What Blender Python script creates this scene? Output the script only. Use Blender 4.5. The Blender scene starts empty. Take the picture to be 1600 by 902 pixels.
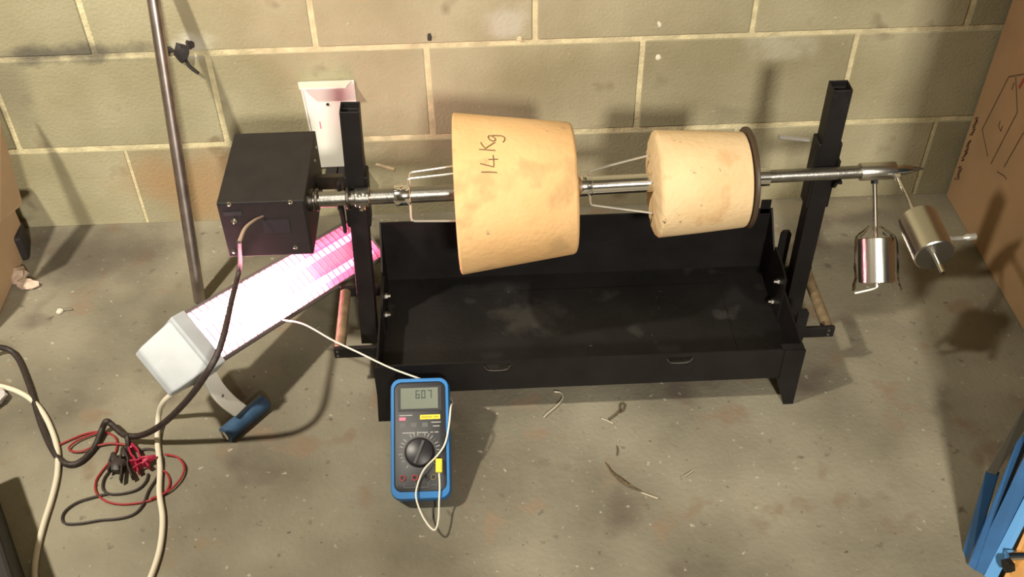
import bpy, bmesh, math, random
from mathutils import Vector, Matrix
random.seed(7)
V = Vector
sc = bpy.context.scene
C = sc.collection
# ------------------------------------------------------------------ camera
F = 1644.86
PITCH, YAW, ROLL = 0.744901, 0.03661, -0.014514
CAM = V((-0.1122, -1.7252, 1.3667))
fwd = V((math.sin(YAW)*math.cos(PITCH), math.cos(YAW)*math.cos(PITCH), -math.sin(PITCH)))
rt0 = V((math.cos(YAW), -math.sin(YAW), 0)); up0 = rt0.cross(fwd)
rt = rt0*math.cos(ROLL) + up0*math.sin(ROLL); upv = -rt0*math.sin(ROLL) + up0*math.cos(ROLL)
cd = bpy.data.cameras.new('camera'); cam = bpy.data.objects.new('camera', cd); C.objects.link(cam)
M = Matrix((rt, upv, -fwd)).transposed().to_4x4(); M.translation = CAM
cam.matrix_world = M
cd.sensor_width = 36; cd.lens = F/1600*36; cd.clip_start = .02
sc.camera = cam
# ------------------------------------------------------------------ light
w = bpy.data.worlds.new('world'); sc.world = w; w.use_nodes = True
w.node_tree.nodes['Background'].inputs[0].default_value = (1, .86, .62, 1)
w.node_tree.nodes['Background'].inputs[1].default_value = .015
def area(name, loc, target, sx, sy, power, col):
    l = bpy.data.lights.new(name, 'AREA'); l.shape = 'RECTANGLE'; l.size = sx; l.size_y = sy
    l.energy = power; l.color = col
    o = bpy.data.objects.new(name, l); C.objects.link(o); o.location = loc
    o.rotation_euler = (V(target)-V(loc)).to_track_quat('-Z', 'Y').to_euler()
    return o
area('lamp_front', (.3, -3.7, 2.25), (0, -.3, .2), .26, .26, 178, (1, .93, .80))
sl_ = bpy.data.lights.new('lamp_left', 'SPOT'); sl_.energy = 330; sl_.color = (1, .92, .76); sl_.spot_size = math.radians(78); sl_.spot_blend = 1; sl_.shadow_soft_size = .05
so_ = bpy.data.objects.new('lamp_left', sl_); C.objects.link(so_); so_.location = (-1.35, -1.2, 2.1)
so_.rotation_euler = (V((-.60, -.10, .2))-V(so_.location)).to_track_quat('-Z', 'Y').to_euler()
sc.view_settings.view_transform = 'Standard'; sc.view_settings.look = 'None'
sc.view_settings.gamma = 1; sc.view_settings.exposure = -0.12

# ------------------------------------------------------------------ pixel -> place helpers
def ray(px, py): return fwd + (px-800)/F*rt - (py-451)/F*upv
def onZ(px, py, z=0.0):
    d = ray(px, py); return CAM + d*((z-CAM.z)/d.z)
def onY(px, py, y=0.0):
    d = ray(px, py); return CAM + d*((y-CAM.y)/d.y)
def onX(px, py, x=0.0):
    d = ray(px, py); return CAM + d*((x-CAM.x)/d.x)
def onP(px, py, p, n):
    d = ray(px, py); return CAM + d*((V(p)-CAM).dot(n)/d.dot(n))

# ------------------------------------------------------------------ materials
def mat(name, col, rough=.5, metal=0, var=0, vscale=20, bump=0, bscale=200, spec=.5, emit=None, estr=0, col2=None, trans=0, rnd=0, detail=4, spots=None, marks=None):
    m = bpy.data.materials.new(name); m.use_nodes = True
    nt = m.node_tree; b = nt.nodes['Principled BSDF']
    b.inputs['Base Color'].default_value = (*col, 1); b.inputs['Roughness'].default_value = rough
    b.inputs['Metallic'].default_value = metal; b.inputs['Specular IOR Level'].default_value = spec
    if trans: b.inputs['Transmission Weight'].default_value = trans
    if emit: b.inputs['Emission Color'].default_value = (*emit, 1); b.inputs['Emission Strength'].default_value = estr
    geo = nt.nodes.new('ShaderNodeNewGeometry')
    cur = None
    if var or col2:
        n = nt.nodes.new('ShaderNodeTexNoise'); n.inputs['Scale'].default_value = vscale; n.inputs['Detail'].default_value = detail
        nt.links.new(geo.outputs['Position'], n.inputs['Vector'])
        r = nt.nodes.new('ShaderNodeValToRGB'); r.color_ramp.elements[0].position = .35; r.color_ramp.elements[1].position = .65
        c2 = col2 or tuple(min(1, c*(1+var)) for c in col); c1 = col if col2 else tuple(c*(1-var) for c in col)
        r.color_ramp.elements[0].color = (*c1, 1); r.color_ramp.elements[1].color = (*c2, 1)
        nt.links.new(n.outputs['Fac'], r.inputs['Fac']); cur = r.outputs['Color']
    if rnd and cur:
        oi = nt.nodes.new('ShaderNodeObjectInfo'); mr = nt.nodes.new('ShaderNodeMapRange')
        mr.inputs['To Min'].default_value = 1-rnd; mr.inputs['To Max'].default_value = 1+rnd
        nt.links.new(oi.outputs['Random'], mr.inputs['Value'])
        mx = nt.nodes.new('ShaderNodeVectorMath'); mx.operation = 'SCALE'
        nt.links.new(cur, mx.inputs[0]); nt.links.new(mr.outputs['Result'], mx.inputs['Scale']); cur = mx.outputs[0]
    for (scol, sscale, thr) in (spots or []):
        n2 = nt.nodes.new('ShaderNodeTexNoise'); n2.inputs['Scale'].default_value = sscale; n2.inputs['Detail'].default_value = 3
        nt.links.new(geo.outputs['Position'], n2.inputs['Vector'])
        r2 = nt.nodes.new('ShaderNodeMapRange'); r2.inputs['From Min'].default_value = thr; r2.inputs['From Max'].default_value = thr+.09
        nt.links.new(n2.outputs['Fac'], r2.inputs['Value'])
        mm = nt.nodes.new('ShaderNodeMix'); mm.data_type = 'RGBA'; mm.inputs['B'].default_value = (*scol, 1)
        nt.links.new(r2.outputs['Result'], mm.inputs['Factor'])
        if cur: nt.links.new(cur, mm.inputs['A'])
        else: mm.inputs['A'].default_value = (*col, 1)
        cur = mm.outputs['Result']
    for (scol, ctr, rad, amt, nsc) in (marks or []):     # worn, dirty and tinted places with a shape of their own
        sv = nt.nodes.new('ShaderNodeVectorMath'); sv.operation = 'SUBTRACT'; sv.inputs[1].default_value = ctr
        dv = nt.nodes.new('ShaderNodeVectorMath'); dv.operation = 'DIVIDE'; dv.inputs[1].default_value = rad
        lv = nt.nodes.new('ShaderNodeVectorMath'); lv.operation = 'LENGTH'
        nt.links.new(geo.outputs['Position'], sv.inputs[0]); nt.links.new(sv.outputs[0], dv.inputs[0]); nt.links.new(dv.outputs[0], lv.inputs[0])
        nn = nt.nodes.new('ShaderNodeTexNoise'); nn.inputs['Scale'].default_value = nsc; nn.inputs['Detail'].default_value = 5
        nt.links.new(geo.outputs['Position'], nn.inputs['Vector'])
        ad = nt.nodes.new('ShaderNodeMath'); ad.operation = 'MULTIPLY_ADD'; ad.inputs[1].default_value = 1.6; ad.inputs[2].default_value = -.8
        nt.links.new(nn.outputs['Fac'], ad.inputs[0])
        sm = nt.nodes.new('ShaderNodeMath'); sm.operation = 'ADD'; nt.links.new(lv.outputs['Value'], sm.inputs[0]); nt.links.new(ad.outputs[0], sm.inputs[1])
        mr2 = nt.nodes.new('ShaderNodeMapRange'); mr2.interpolation_type = 'SMOOTHSTEP'
        mr2.inputs['From Min'].default_value = .15; mr2.inputs['From Max'].default_value = 1.0; mr2.inputs['To Min'].default_value = amt; mr2.inputs['To Max'].default_value = 0
        nt.links.new(sm.outputs[0], mr2.inputs['Value'])
        mm = nt.nodes.new('ShaderNodeMix'); mm.data_type = 'RGBA'; mm.inputs['B'].default_value = (*scol, 1)
        nt.links.new(mr2.outputs['Result'], mm.inputs['Factor'])
        if cur: nt.links.new(cur, mm.inputs['A'])
        else: mm.inputs['A'].default_value = (*col, 1)
        cur = mm.outputs['Result']
    if cur: nt.links.new(cur, b.inputs['Base Color'])
    if bump:
        n3 = nt.nodes.new('ShaderNodeTexNoise'); n3.inputs['Scale'].default_value = bscale; n3.inputs['Detail'].default_value = 6
        nt.links.new(geo.outputs['Position'], n3.inputs['Vector'])
        bp = nt.nodes.new('ShaderNodeBump'); bp.inputs['Strength'].default_value = bump; bp.inputs['Distance'].default_value = .004
        nt.links.new(n3.outputs['Fac'], bp.inputs['Height']); nt.links.new(bp.outputs['Normal'], b.inputs['Normal'])
    return m
ORANGE_TINT = (.33, .17, .065); SOOT = (.05, .045, .04)  # first colour: orange tint low on the left wall blocks
WM = [(ORANGE_TINT, (-.62, 0, .08), (.24, .3, .14), .6, 6), (SOOT, (-.85, 0, .395), (.22, .3, .028), .75, 18),
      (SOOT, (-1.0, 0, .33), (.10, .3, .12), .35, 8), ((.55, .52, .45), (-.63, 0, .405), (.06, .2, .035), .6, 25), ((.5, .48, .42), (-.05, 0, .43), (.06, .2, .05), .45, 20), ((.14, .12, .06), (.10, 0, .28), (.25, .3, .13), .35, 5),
      ((.5, .47, .38), (.46, 0, .36), (.09, .2, .04), .35, 30)]
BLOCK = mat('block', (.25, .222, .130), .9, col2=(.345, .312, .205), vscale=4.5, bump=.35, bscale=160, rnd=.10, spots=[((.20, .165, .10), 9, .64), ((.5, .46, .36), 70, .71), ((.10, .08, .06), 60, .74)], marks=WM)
MORTAR = mat('mortar', (.52, .455, .28), .95, var=.2, vscale=30, bump=.5, bscale=220, marks=WM[1:3])
FLOOR = mat('floor', (.128, .113, .080), .75, col2=(.262, .236, .172), vscale=3.5, bump=.3, bscale=120, detail=9,
            spots=[((.105, .082, .062), 5, .62), ((.11, .09, .068), 35, .66), ((.38, .35, .29), 75, .665), ((.05, .040, .034), 95, .685), ((.20, .15, .10), 11, .60)],
            marks=[((.07, .055, .042), (-.88, -.10, 0), (.20, .13, .3), .75, 8), ((.27, .235, .15), (.6, -.03, 0), (.5, .035, .3), .5, 15)])
ROOM = mat('room', (.22, .20, .16), .9, var=.1, vscale=3)
BLACK = mat('black_paint', (.0075, .0062, .0062), .5, var=.3, vscale=14, bump=.08, bscale=300, spec=.3)
BLACKM = mat('motor_paint', (.013, .0105, .0105), .55, spec=.35, var=.15, vscale=30, bump=.1, bscale=700)
TRAY = mat('tray_paint', (.008, .007, .0068), .5, spec=.3, var=.35, vscale=9, bump=.15, bscale=160, spots=[((.022, .020, .018), 16, .62), ((.13, .12, .10), 140, .73)], marks=[((.04, .036, .03), (-.03, -.40, .07), (.09, .06, .2), .5, 40)])
STEEL = mat('zinc_tube', (.30, .285, .26), .32, 1, var=.2, vscale=30, bump=.1, bscale=400)
CHROME = mat('chrome', (.80, .78, .74), .14, 1)
BRIGHT = mat('bright_zinc', (.62, .59, .52), .3, .75)
WEIGHT = mat('turned_steel', (.62, .59, .53), .27, 1, bump=.05, bscale=500)
DARKST = mat('dark_steel', (.10, .09, .08), .4, 1)
CONC1 = mat('fire_brick_concrete', (.60, .36, .155), .85, col2=(.68, .43, .20), vscale=9, bump=.25, bscale=130, spots=[((.50, .31, .14), 13, .58), ((.42, .26, .12), 26, .68), ((.2, .13, .08), 75, .72)])
CONC2 = mat('pale_concrete', (.60, .42, .22), .85, col2=(.68, .50, .29), vscale=10, bump=.3, bscale=130, spots=[((.56, .36, .18), 18, .58), ((.16, .11, .07), 62, .685)])
MARKER = mat('marker', (.14, .075, .03), .8)
DISC = mat('disc_brown', (.05, .03, .018), .5)
WHITE = mat('white_plastic', (.37, .39, .41), .45, var=.06, vscale=25, spots=[((.52, .5, .48), 30, .68)])
WHITEM = mat('white_sheet', (.74, .73, .67), .4)
TUBE = mat('glow_hot', (1, .5, .6), .4, emit=(1, .42, .48), estr=85)
TUBEM = mat('glow_middle', (1, .5, .6), .4, emit=(1, .25, .36), estr=34)
TUBEC = mat('glow_cool', (1, .5, .6), .4, emit=(1, .10, .26), estr=9)
REFL = mat('reflector', (.55, .50, .52), .5, .2)
GUARD = mat('guard_wire', (.22, .17, .18), .45, .8)
HOUSE = mat('heater_shell', (.16, .14, .14), .45, .3)
BLUEF = mat('foot_blue', (.035, .085, .165), .5, var=.15, vscale=60)
BLUEH = mat('holster_blue', (.010, .15, .42), .42)
METER = mat('meter_face', (.022, .022, .025), .5)
METERK = mat('meter_knob', (.018, .016, .02), .4)
LCD = mat('lcd', (.17, .19, .155), .25)
LCDD = mat('lcd_digit', (.03, .04, .03), .4)
YEL = mat('yellow', (.80, .62, .03), .45)
PINK = mat('pink_print', (.72, .16, .26), .5)
PRINT = mat('white_print', (.36, .36, .35), .5)
DIM = mat('grey_print', (.10, .10, .10), .5)
REDJ = mat('red_jack', (.22, .02, .025), .45)
TCW = mat('braid_white', (.70, .66, .56), .7)
CORDW = mat('cord_white', (.66, .60, .48), .55)
CORDB = mat('cord_black', (.028, .018, .016), .5, var=.3, vscale=120, bump=.3, bscale=500)
CORDT = mat('cord_tip', (.24, .17, .12), .6)
RED = mat('lead_red', (.30, .022, .026), .45)
REDC = mat('clip_red', (.36, .012, .05), .45)
LBLK = mat('lead_black', (.035, .024, .022), .5)
CARD = mat('cardboard', (.33, .205, .105), .85, var=.08, vscale=8)
CARDL = mat('cardboard_left', (.44, .30, .18), .85, var=.08, vscale=8)
CPRINT = mat('cardboard_print', (.10, .055, .03), .8)
WOOD = mat('wood_handle', (.17, .12, .065), .65, var=.25, vscale=60)
BLUEM = mat('machine_blue', (.035, .115, .27), .42, var=.1, vscale=20)
BLUEL = mat('machine_light_blue', (.10, .29, .58), .45)
GREYR = mat('grey_rail', (.26, .24, .19), .45, .4)
ORG = mat('orange_panel', (.52, .25, .06), .55)
RUB = mat('rubber', (.018, .014, .014), .7)
PAPER = mat('paper', (.50, .38, .30), .9, var=.15, vscale=60)
POLE = mat('pole_steel', (.42, .36, .34), .36, 1, var=.2, vscale=25)
TWIG = mat('twig', (.085, .06, .03), .9, var=.3, vscale=200)
BARE = mat('bare_wire', (.62, .55, .42), .5, .4)
CHALK = mat('chalk', (.60, .56, .45), .9)
STAIN = mat('soot', (.035, .028, .024), .9)
ASH = mat('ash', (.10, .09, .07), .9)
RIM = mat('lit_edge', (.09, .08, .07), .5, .4)  # paler tone painted in for light on the slot edges
PLAST = bpy.data.materials.new('clear_plastic'); PLAST.use_nodes = True
_n = PLAST.node_tree; _n.nodes.remove(_n.nodes['Principled BSDF'])
_t = _n.nodes.new('ShaderNodeBsdfTransparent'); _g = _n.nodes.new('ShaderNodeBsdfGlossy'); _g.inputs['Roughness'].default_value = .12
_l = _n.nodes.new('ShaderNodeLayerWeight'); _l.inputs['Blend'].default_value = .09; _x = _n.nodes.new('ShaderNodeMixShader')
_n.links.new(_l.outputs['Fresnel'], _x.inputs[0]); _n.links.new(_t.outputs[0], _x.inputs[1]); _n.links.new(_g.outputs[0], _x.inputs[2])
_n.links.new(_x.outputs[0], _n.nodes['Material Output'].inputs['Surface'])

# ------------------------------------------------------------------ mesh helpers
def B(): return bmesh.new()
def worldoff(p):
    o = V((0, 0, 0))
    while p: o += p.location; p = p.parent
    return o
def obj(name, bm, m, parent=None, smooth=False, bevel=0, origin=None, bseg=2):
    bmesh.ops.recalc_face_normals(bm, faces=bm.faces)
    off = worldoff(parent)
    if parent is None:
        vs = [v.co for v in bm.verts]
        lo = [min(c[i] for c in vs) for i in range(3)]; hi = [max(c[i] for c in vs) for i in range(3)]
        off = V(((lo[0]+hi[0])/2, (lo[1]+hi[1])/2, lo[2])) if origin is None else V(origin)
    for v in bm.verts: v.co -= off
    me = bpy.data.meshes.new(name); bm.to_mesh(me); bm.free()
    if smooth:
        for p in me.polygons: p.use_smooth = True
    o = bpy.data.objects.new(name, me); C.objects.link(o); me.materials.append(m)
    if parent: o.parent = parent
    else: o.location = off
    if bevel:
        md = o.modifiers.new('bevel', 'BEVEL'); md.width = bevel; md.segments = bseg; md.limit_method = 'ANGLE'; md.angle_limit = .6
    if smooth:
        md = o.modifiers.new('edges', 'EDGE_SPLIT'); md.split_angle = .7
    return o
def tag(o, label, cat, group=None):
    o['label'] = label; o['category'] = cat
    if group: o['group'] = group
    return o
def thing(name, loc, label, cat, group=None):
    o = bpy.data.objects.new(name, None); C.objects.link(o); o.location = loc; o.empty_display_size = .03
    return tag(o, label, cat, group)
def frame(u, v, n, o):
    m = Matrix((u, v, n)).transposed().to_4x4(); m.translation = o; return m
ID = Matrix.Identity(4)
def box(bm, x0, x1, y0, y1, z0, z1, m=ID):
    vs = [bm.verts.new(m @ V((x, y, z))) for x in (x0, x1) for y in (y0, y1) for z in (z0, z1)]
    for f in ((0, 1, 3, 2), (4, 6, 7, 5), (0, 4, 5, 1), (2, 3, 7, 6), (0, 2, 6, 4), (1, 5, 7, 3)): bm.faces.new([vs[i] for i in f])
    return bm
def basis(d):
    d = d.normalized(); a = V((0, 0, 1)) if abs(d.z) < .9 else V((1, 0, 0))
    u = d.cross(a).normalized(); return u, d.cross(u).normalized()
def loft(bm, rings, cap=True, closed=False):
    rs = [[bm.verts.new(p) for p in r] for r in rings]; n = len(rs[0])
    prs = list(zip(rs, rs[1:])) + ([(rs[-1], rs[0])] if closed else [])
    for a, b in prs:
        for i in range(n): bm.faces.new((a[i], a[(i+1) % n], b[(i+1) % n], b[i]))
    if cap and not closed: bm.faces.new(rs[0]); bm.faces.new(list(reversed(rs[-1])))
    return bm
def circ(c, u, v, r, n): return [c + u*(r*math.cos(2*math.pi*i/n)) + v*(r*math.sin(2*math.pi*i/n)) for i in range(n)]
def lathe(bm, p, d, prof, n=32):     # prof: (t, r) along d from p
    u, v = basis(d); d = d.normalized()
    return loft(bm, [circ(p + d*t, u, v, max(r, 1e-4), n) for t, r in prof])
def rod(bm, a, b, r, n=12, r2=None):
    a = V(a); b = V(b); L = (b-a).length
    return lathe(bm, a, b-a, [(0, r), (L, r if r2 is None else r2)], n)
def spline(pts, k=8):
    pts = [V(p) for p in pts]; out = []
    P = [pts[0]*2-pts[1]] + pts + [pts[-1]*2-pts[-2]]
    for i in range(1, len(P)-2):
        for j in range(k):
            t = j/k; a, b, c, d = P[i-1:i+3]
            out.append(.5*((2*b) + (c-a)*t + (2*a-5*b+4*c-d)*t*t + (3*b-a-3*c+d)*t**3))
    return out + [pts[-1]]
def tube(bm, pts, r, n=8, k=8, sm=True):
    ps = spline(pts, k) if sm else [V(p) for p in pts]
    t0 = (ps[1]-ps[0]).normalized(); u, v = basis(t0); rings = []
    for i, p in enumerate(ps):
        t = (ps[min(i+1, len(ps)-1)]-ps[max(i-1, 0)]).normalized()
        u = (u - t*u.dot(t)).normalized(); v = t.cross(u)
        rings.append(circ(p, u, v, r if not callable(r) else r(i/(len(ps)-1)), n))
    return loft(bm, rings)
def prism(bm, poly, d):              # poly: list of points; extruded by vector d
    a = [V(p) for p in poly]; return loft(bm, [a, [p+V(d) for p in a]])
def strip(bm, pts, wv, th):          # flat bar swept along pts, half width vector wv, half thickness vec from th*normal
    rings = []
    for i, p in enumerate(pts):
        t = (pts[min(i+1, len(pts)-1)]-pts[max(i-1, 0)]).normalized(); n = t.cross(wv).normalized()*th
        rings.append([p-wv-n, p+wv-n, p+wv+n, p-wv+n])
    return loft(bm, rings)
def lump(bm, c, rx, ry, rz, amp, seed, sub=2):
    rr = random.Random(seed)
    r = bmesh.ops.create_icosphere(bm, subdivisions=sub, radius=1)
    for v in r['verts']:
        k = 1 + rr.uniform(-amp, amp); v.co = V((v.co.x*rx*k, v.co.y*ry*k, v.co.z*rz*k)) + V(c)
    return bm
def struct(o): o['kind'] = 'structure'; return o

# ------------------------------------------------------------------ setting
X0, X1, YF, ZC = -2.3, 2.3, -4.7, 2.6
struct(obj('floor', box(B(), X0, X1, YF, .1, -.1, 0), FLOOR))
struct(obj('shade_blocker', box(B(), -1.0, .01, -2.1, -1.95, 0, 1.06), ROOM))  # unseen box added behind the camera, shades left floor and meter from lamp_front
struct(obj('ceiling', box(B(), X0, X1, YF, .1, ZC, ZC+.1), ROOM))
struct(obj('wall_left', box(B(), X0-.1, X0, YF, .1, 0, ZC), ROOM))
struct(obj('wall_right', box(B(), X1, X1+.1, YF, .1, 0, ZC), ROOM))
struct(obj('wall_front', box(B(), X0, X1, YF-.1, YF, 0, ZC), ROOM))
wall = struct(obj('wall_back', box(B(), X0, X1, .0015, .1, 0, ZC), MORTAR, origin=(0, 0, 0)))
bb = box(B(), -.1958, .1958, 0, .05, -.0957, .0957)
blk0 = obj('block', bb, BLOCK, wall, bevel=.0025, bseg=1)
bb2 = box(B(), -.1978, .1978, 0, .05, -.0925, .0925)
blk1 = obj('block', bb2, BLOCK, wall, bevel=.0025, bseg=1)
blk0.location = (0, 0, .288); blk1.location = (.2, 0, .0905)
H1 = .188; n = 0
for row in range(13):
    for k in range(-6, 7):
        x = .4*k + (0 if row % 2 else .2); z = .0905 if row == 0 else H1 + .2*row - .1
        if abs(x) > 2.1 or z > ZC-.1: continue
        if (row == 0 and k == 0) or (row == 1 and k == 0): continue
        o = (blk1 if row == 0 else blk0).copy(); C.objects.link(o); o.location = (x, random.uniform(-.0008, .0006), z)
# marks on the wall (real scrapings, blobs and a hole plug)
def blob(name, px, py, r, m, label, cat, seed, flat=.35, zr=1.0, y=0):
    c = onY(px, py, y); return tag(obj(name, lump(B(), c, r, r*flat, r*zr, .25, seed), m, smooth=True), label, cat)
c = onY(285, 80, 0)
t = thing('rubber_scrap', (c.x, 0, c.z), 'black rubber scrap stuck in the mortar joint behind the leaning pole', 'scrap')
obj('lump', lump(B(), c+V((0, -.006, 0)), .013, .012, .018, .25, 3), RUB, t, True)
obj('tail', tube(B(), [c+V((.004, -.008, -.014)), c+V((.010, -.010, -.028)), c+V((.022, -.009, -.042))], .003, 6), RUB, t, True)
obj('crumb', lump(B(), onY(297, 69)+V((0, -.003, 0)), .008, .005, .009, .3, 5), STAIN, t, True)
obj('crumb', lump(B(), onY(262, 77)+V((0, -.003, 0)), .011, .004, .007, .3, 6), STAIN, t, True)
blob('wall_plug', 671, 58, .005, STAIN, 'small dark plug in the wall above the long mortar line', 'plug', 11, .5, 1.6)
blob('paint_chip', 1030, 38, .004, CHALK, 'pale curved chip high on the wall right of centre', 'chip', 12, .3, 2.2)
blob('mortar_dab', 1028, 90, .006, CHALK, 'pale mortar dab right of the vertical joint above the small drum', 'mortar dab', 13, .3, 1.2)
blob('mortar_crumb', 812, 60, .006, MORTAR, 'mortar crumb stuck on the joint above the large drum', 'mortar crumb', 14, .6, .7)

# ------------------------------------------------------------------ rotisserie stand
st = thing('rotisserie_stand', (.057, -.42, 0), 'black steel charcoal spit stand with shallow tray and two upright posts', 'stand')
XL, XR, YFp, YB = -.290, .404, -.56, -.285
ZB, ZT, ZBK = .066, .132, .205
def slotted(x0, x1, z0, z1, slots):
    bm = B(); xs = {x0, x1}
    for s in slots:
        for i in range(13): xs.add(s-.021+.042*i/12)
    xs = sorted(xs)
    def hole(x):
        for s in slots:
            if abs(x-s) <= .0211:
                q = min(1, abs(x-s)/.021); zt = z1-.006; return zt, zt-.0125*(1-max(0, (q-.55)/.45)**2)
        return None
    vd = {}
    def vv(x, z):
        k = (round(x, 5), round(z, 5))
        if k not in vd: vd[k] = bm.verts.new((x, YFp, z))
        return vd[k]
    def face(*p):
        q = []
        for a in p:
            if a not in q: q.append(a)
        if len(q) > 2: bm.faces.new(q)
    for a, b in zip(xs, xs[1:]):
        m = (a+b)/2; hm = hole(m)
        if not hm: face(vv(a, z0), vv(b, z0), vv(b, z1), vv(a, z1))
        else:
            ha, hb = hole(a), hole(b)
            face(vv(a, z0), vv(b, z0), vv(b, hb[1]), vv(a, ha[1])); face(vv(a, ha[0]), vv(b, hb[0]), vv(b, z1), vv(a, z1))
    return bm
fp = obj('front_panel', slotted(XL, XR, ZB, ZT, [onY(777, 575, YFp).x, onY(1061, 566, YFp).x]), BLACK, st)
fp.modifiers.new('solid', 'SOLIDIFY').thickness = .003
for q in (777, 1061):
    xq = onY(q, 570, YFp).x
    obj('slot_highlight', tube(B(), [V((xq-.021, YFp-.0015, ZT-.008)), V((xq-.013, YFp-.0015, ZT-.0175)), V((xq+.013, YFp-.0015, ZT-.0175)), V((xq+.021, YFp-.0015, ZT-.008))], .0007, 6, 5), RIM, st)  # thin pale strip stands in for light caught by the lower slot edge
obj('back_panel', box(B(), XL, XR, YB, YB+.003, ZB-.01, ZBK), BLACK, st)
for x, nm in ((XL, 'side_panel'), (XR-.003, 'side_panel')):
    P = [(x, YFp, ZB), (x, YFp, ZT), (x, YFp+.10, ZT+.002), (x, -.345, ZT+.012), (x, YB-.012, ZBK-.012), (x, YB, ZBK), (x, YB, ZB)]
    obj(nm, prism(B(), P, (.003, 0, 0)), BLACK, st)
obj('tray_floor', box(B(), XL+.003, XR-.003, YFp+.003, YB, ZB+.002, ZB+.005), TRAY, st)
obj('tray_insert', box(B(), XL+.075, XR-.09, YFp+.02, YB-.045, ZB+.0055, ZB+.0075), TRAY, st)
for x0, x1, xa, xb in ((XL-.004, XL+.030, XL-.008, XL+.014), (XR-.036, XR+.002, XR-.014, XR+.003)):
    for y, s in ((YFp-.002, 1), (YB+.003, -1)):
        bm = prism(B(), [(x0, y, ZB), (x1, y, ZB), (xb, y, 0), (xa, y, 0)], (0, .004*s, 0))
        xx = x0 if x0 < 0 else x1-.003
        prism(bm, [(xx, y+.004*s, ZB), (xx, y+.036*s, ZB), (xx, y+.020*s, 0), (xx, y+.004*s, 0)], (.003, 0, 0))
        if s == 1:
            prism(bm, [(x0 if x0 < 0 else x1-.034, y, ZB), (x1 if x0 > 0 else x0+.034, y, ZB), (x1 if x0 > 0 else x0+.034, y, ZT), (x0 if x0 < 0 else x1-.034, y, ZT)], (0, .0025, 0))
        obj('leg', bm, BLACK, st)
# top cover plates in the front corners, inner corner plates for the posts
obj('corner_plate', box(B(), XR-.036, XR, YFp, YFp+.012, ZT-.001, ZT+.002), BLACK, st)
obj('post_plate', prism(B(), [(XR-.006, -.43, ZB+.008), (XR-.006, -.43, .165), (XR-.006, -.40, .172), (XR-.006, -.35, .172), (XR-.006, -.335, ZB+.008)], (.003, 0, 0)), BLACK, st)
obj('post_plate', prism(B(), [(XL+.003, -.43, ZB+.008), (XL+.003, -.43, .14), (XL+.003, -.35, .14), (XL+.003, -.335, ZB+.008)], (.003, 0, 0)), BLACK, st)
for px, py, x, s in ((1217, 440, XR-.006, -1), (1208, 471, XR-.006, -1), (602, 463, XL+.006, 1), (602, 492, XL+.006, 1)):
    p = onX(px, py, x); bm = B(); lathe(bm, V((x, p.y, p.z)), V((s, 0, 0)), [(0, .0055), (.004, .0055), (.0042, .003), (.009, .003)], 6)
    obj('bolt', bm, STEEL, st)
# posts
def post(xb, xt, ztop, sl0, sl1, wd=.0145):
    yc = -.392; d = V((xt-xb, 0, ztop-.03)).normalized()
    f = frame(V((d.z, 0, -d.x)), V((0, 1, 0)), d, V((xb, yc, .03))); L = (ztop-.03)/d.z
    bm = B()
    o4 = [[f @ V((sx*wd, sy*wd, z)) for sx, sy in ((-1, -1), (1, -1), (1, 1), (-1, 1))] for z in (0, L)]
    i4 = [[f @ V((sx*(wd-.002), sy*(wd-.002), z)) for sx, sy in ((-1, -1), (1, -1), (1, 1), (-1, 1))] for z in (L, L-.012)]
    loft(bm, o4 + i4)
    p = obj('post', bm, BLACK, st, bevel=.002)
    q = wd+.0045
    s = obj('post_sleeve', box(B(), -q, q, -q*.7, q, (sl0-.03)/d.z, (sl1-.03)/d.z, f), BLACK, st, bevel=.002)
    return f
fL = post(-.318, -.299, .514, .295, .395)
fR = post(.4335, .431, .522, .300, .425)
def sp(x): return V((x, -.423, .3745+.018*x))
# spit cradle plates on the posts, ring-shaped hook halves in front of the post
for x, z0, z1 in ((-.333, .290, .385), (.447, .345, .395)):
    c = sp(x); bm = B()
    P = [(x, -.400, z1), (x, -.400, z0+.03), (x, -.405, z0), (x, -.412, z0), (x, -.424, c.z-.016), (x, -.434, c.z-.014), (x, -.434, c.z-.010), (x, -.410, c.z-.010), (x, -.410, z1)]
    obj('spit_bracket', prism(bm, P, (.005, 0, 0)), BLACK, st)
bm = B(); rod(bm, onY(1264, 219, -.405), onY(1217, 214, -.41), .0038, 10); bo = obj('clamp_bolt', bm, BRIGHT, st, True); bo['label'] = 'bright clamp bolt'
bm = B(); rod(bm, onY(588, 257, -.392), onY(617, 265, -.405), .0032, 10); bo = obj('clamp_bolt', bm, WOOD, st, True); bo['label'] = 'rusty brown clamp bolt'
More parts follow.
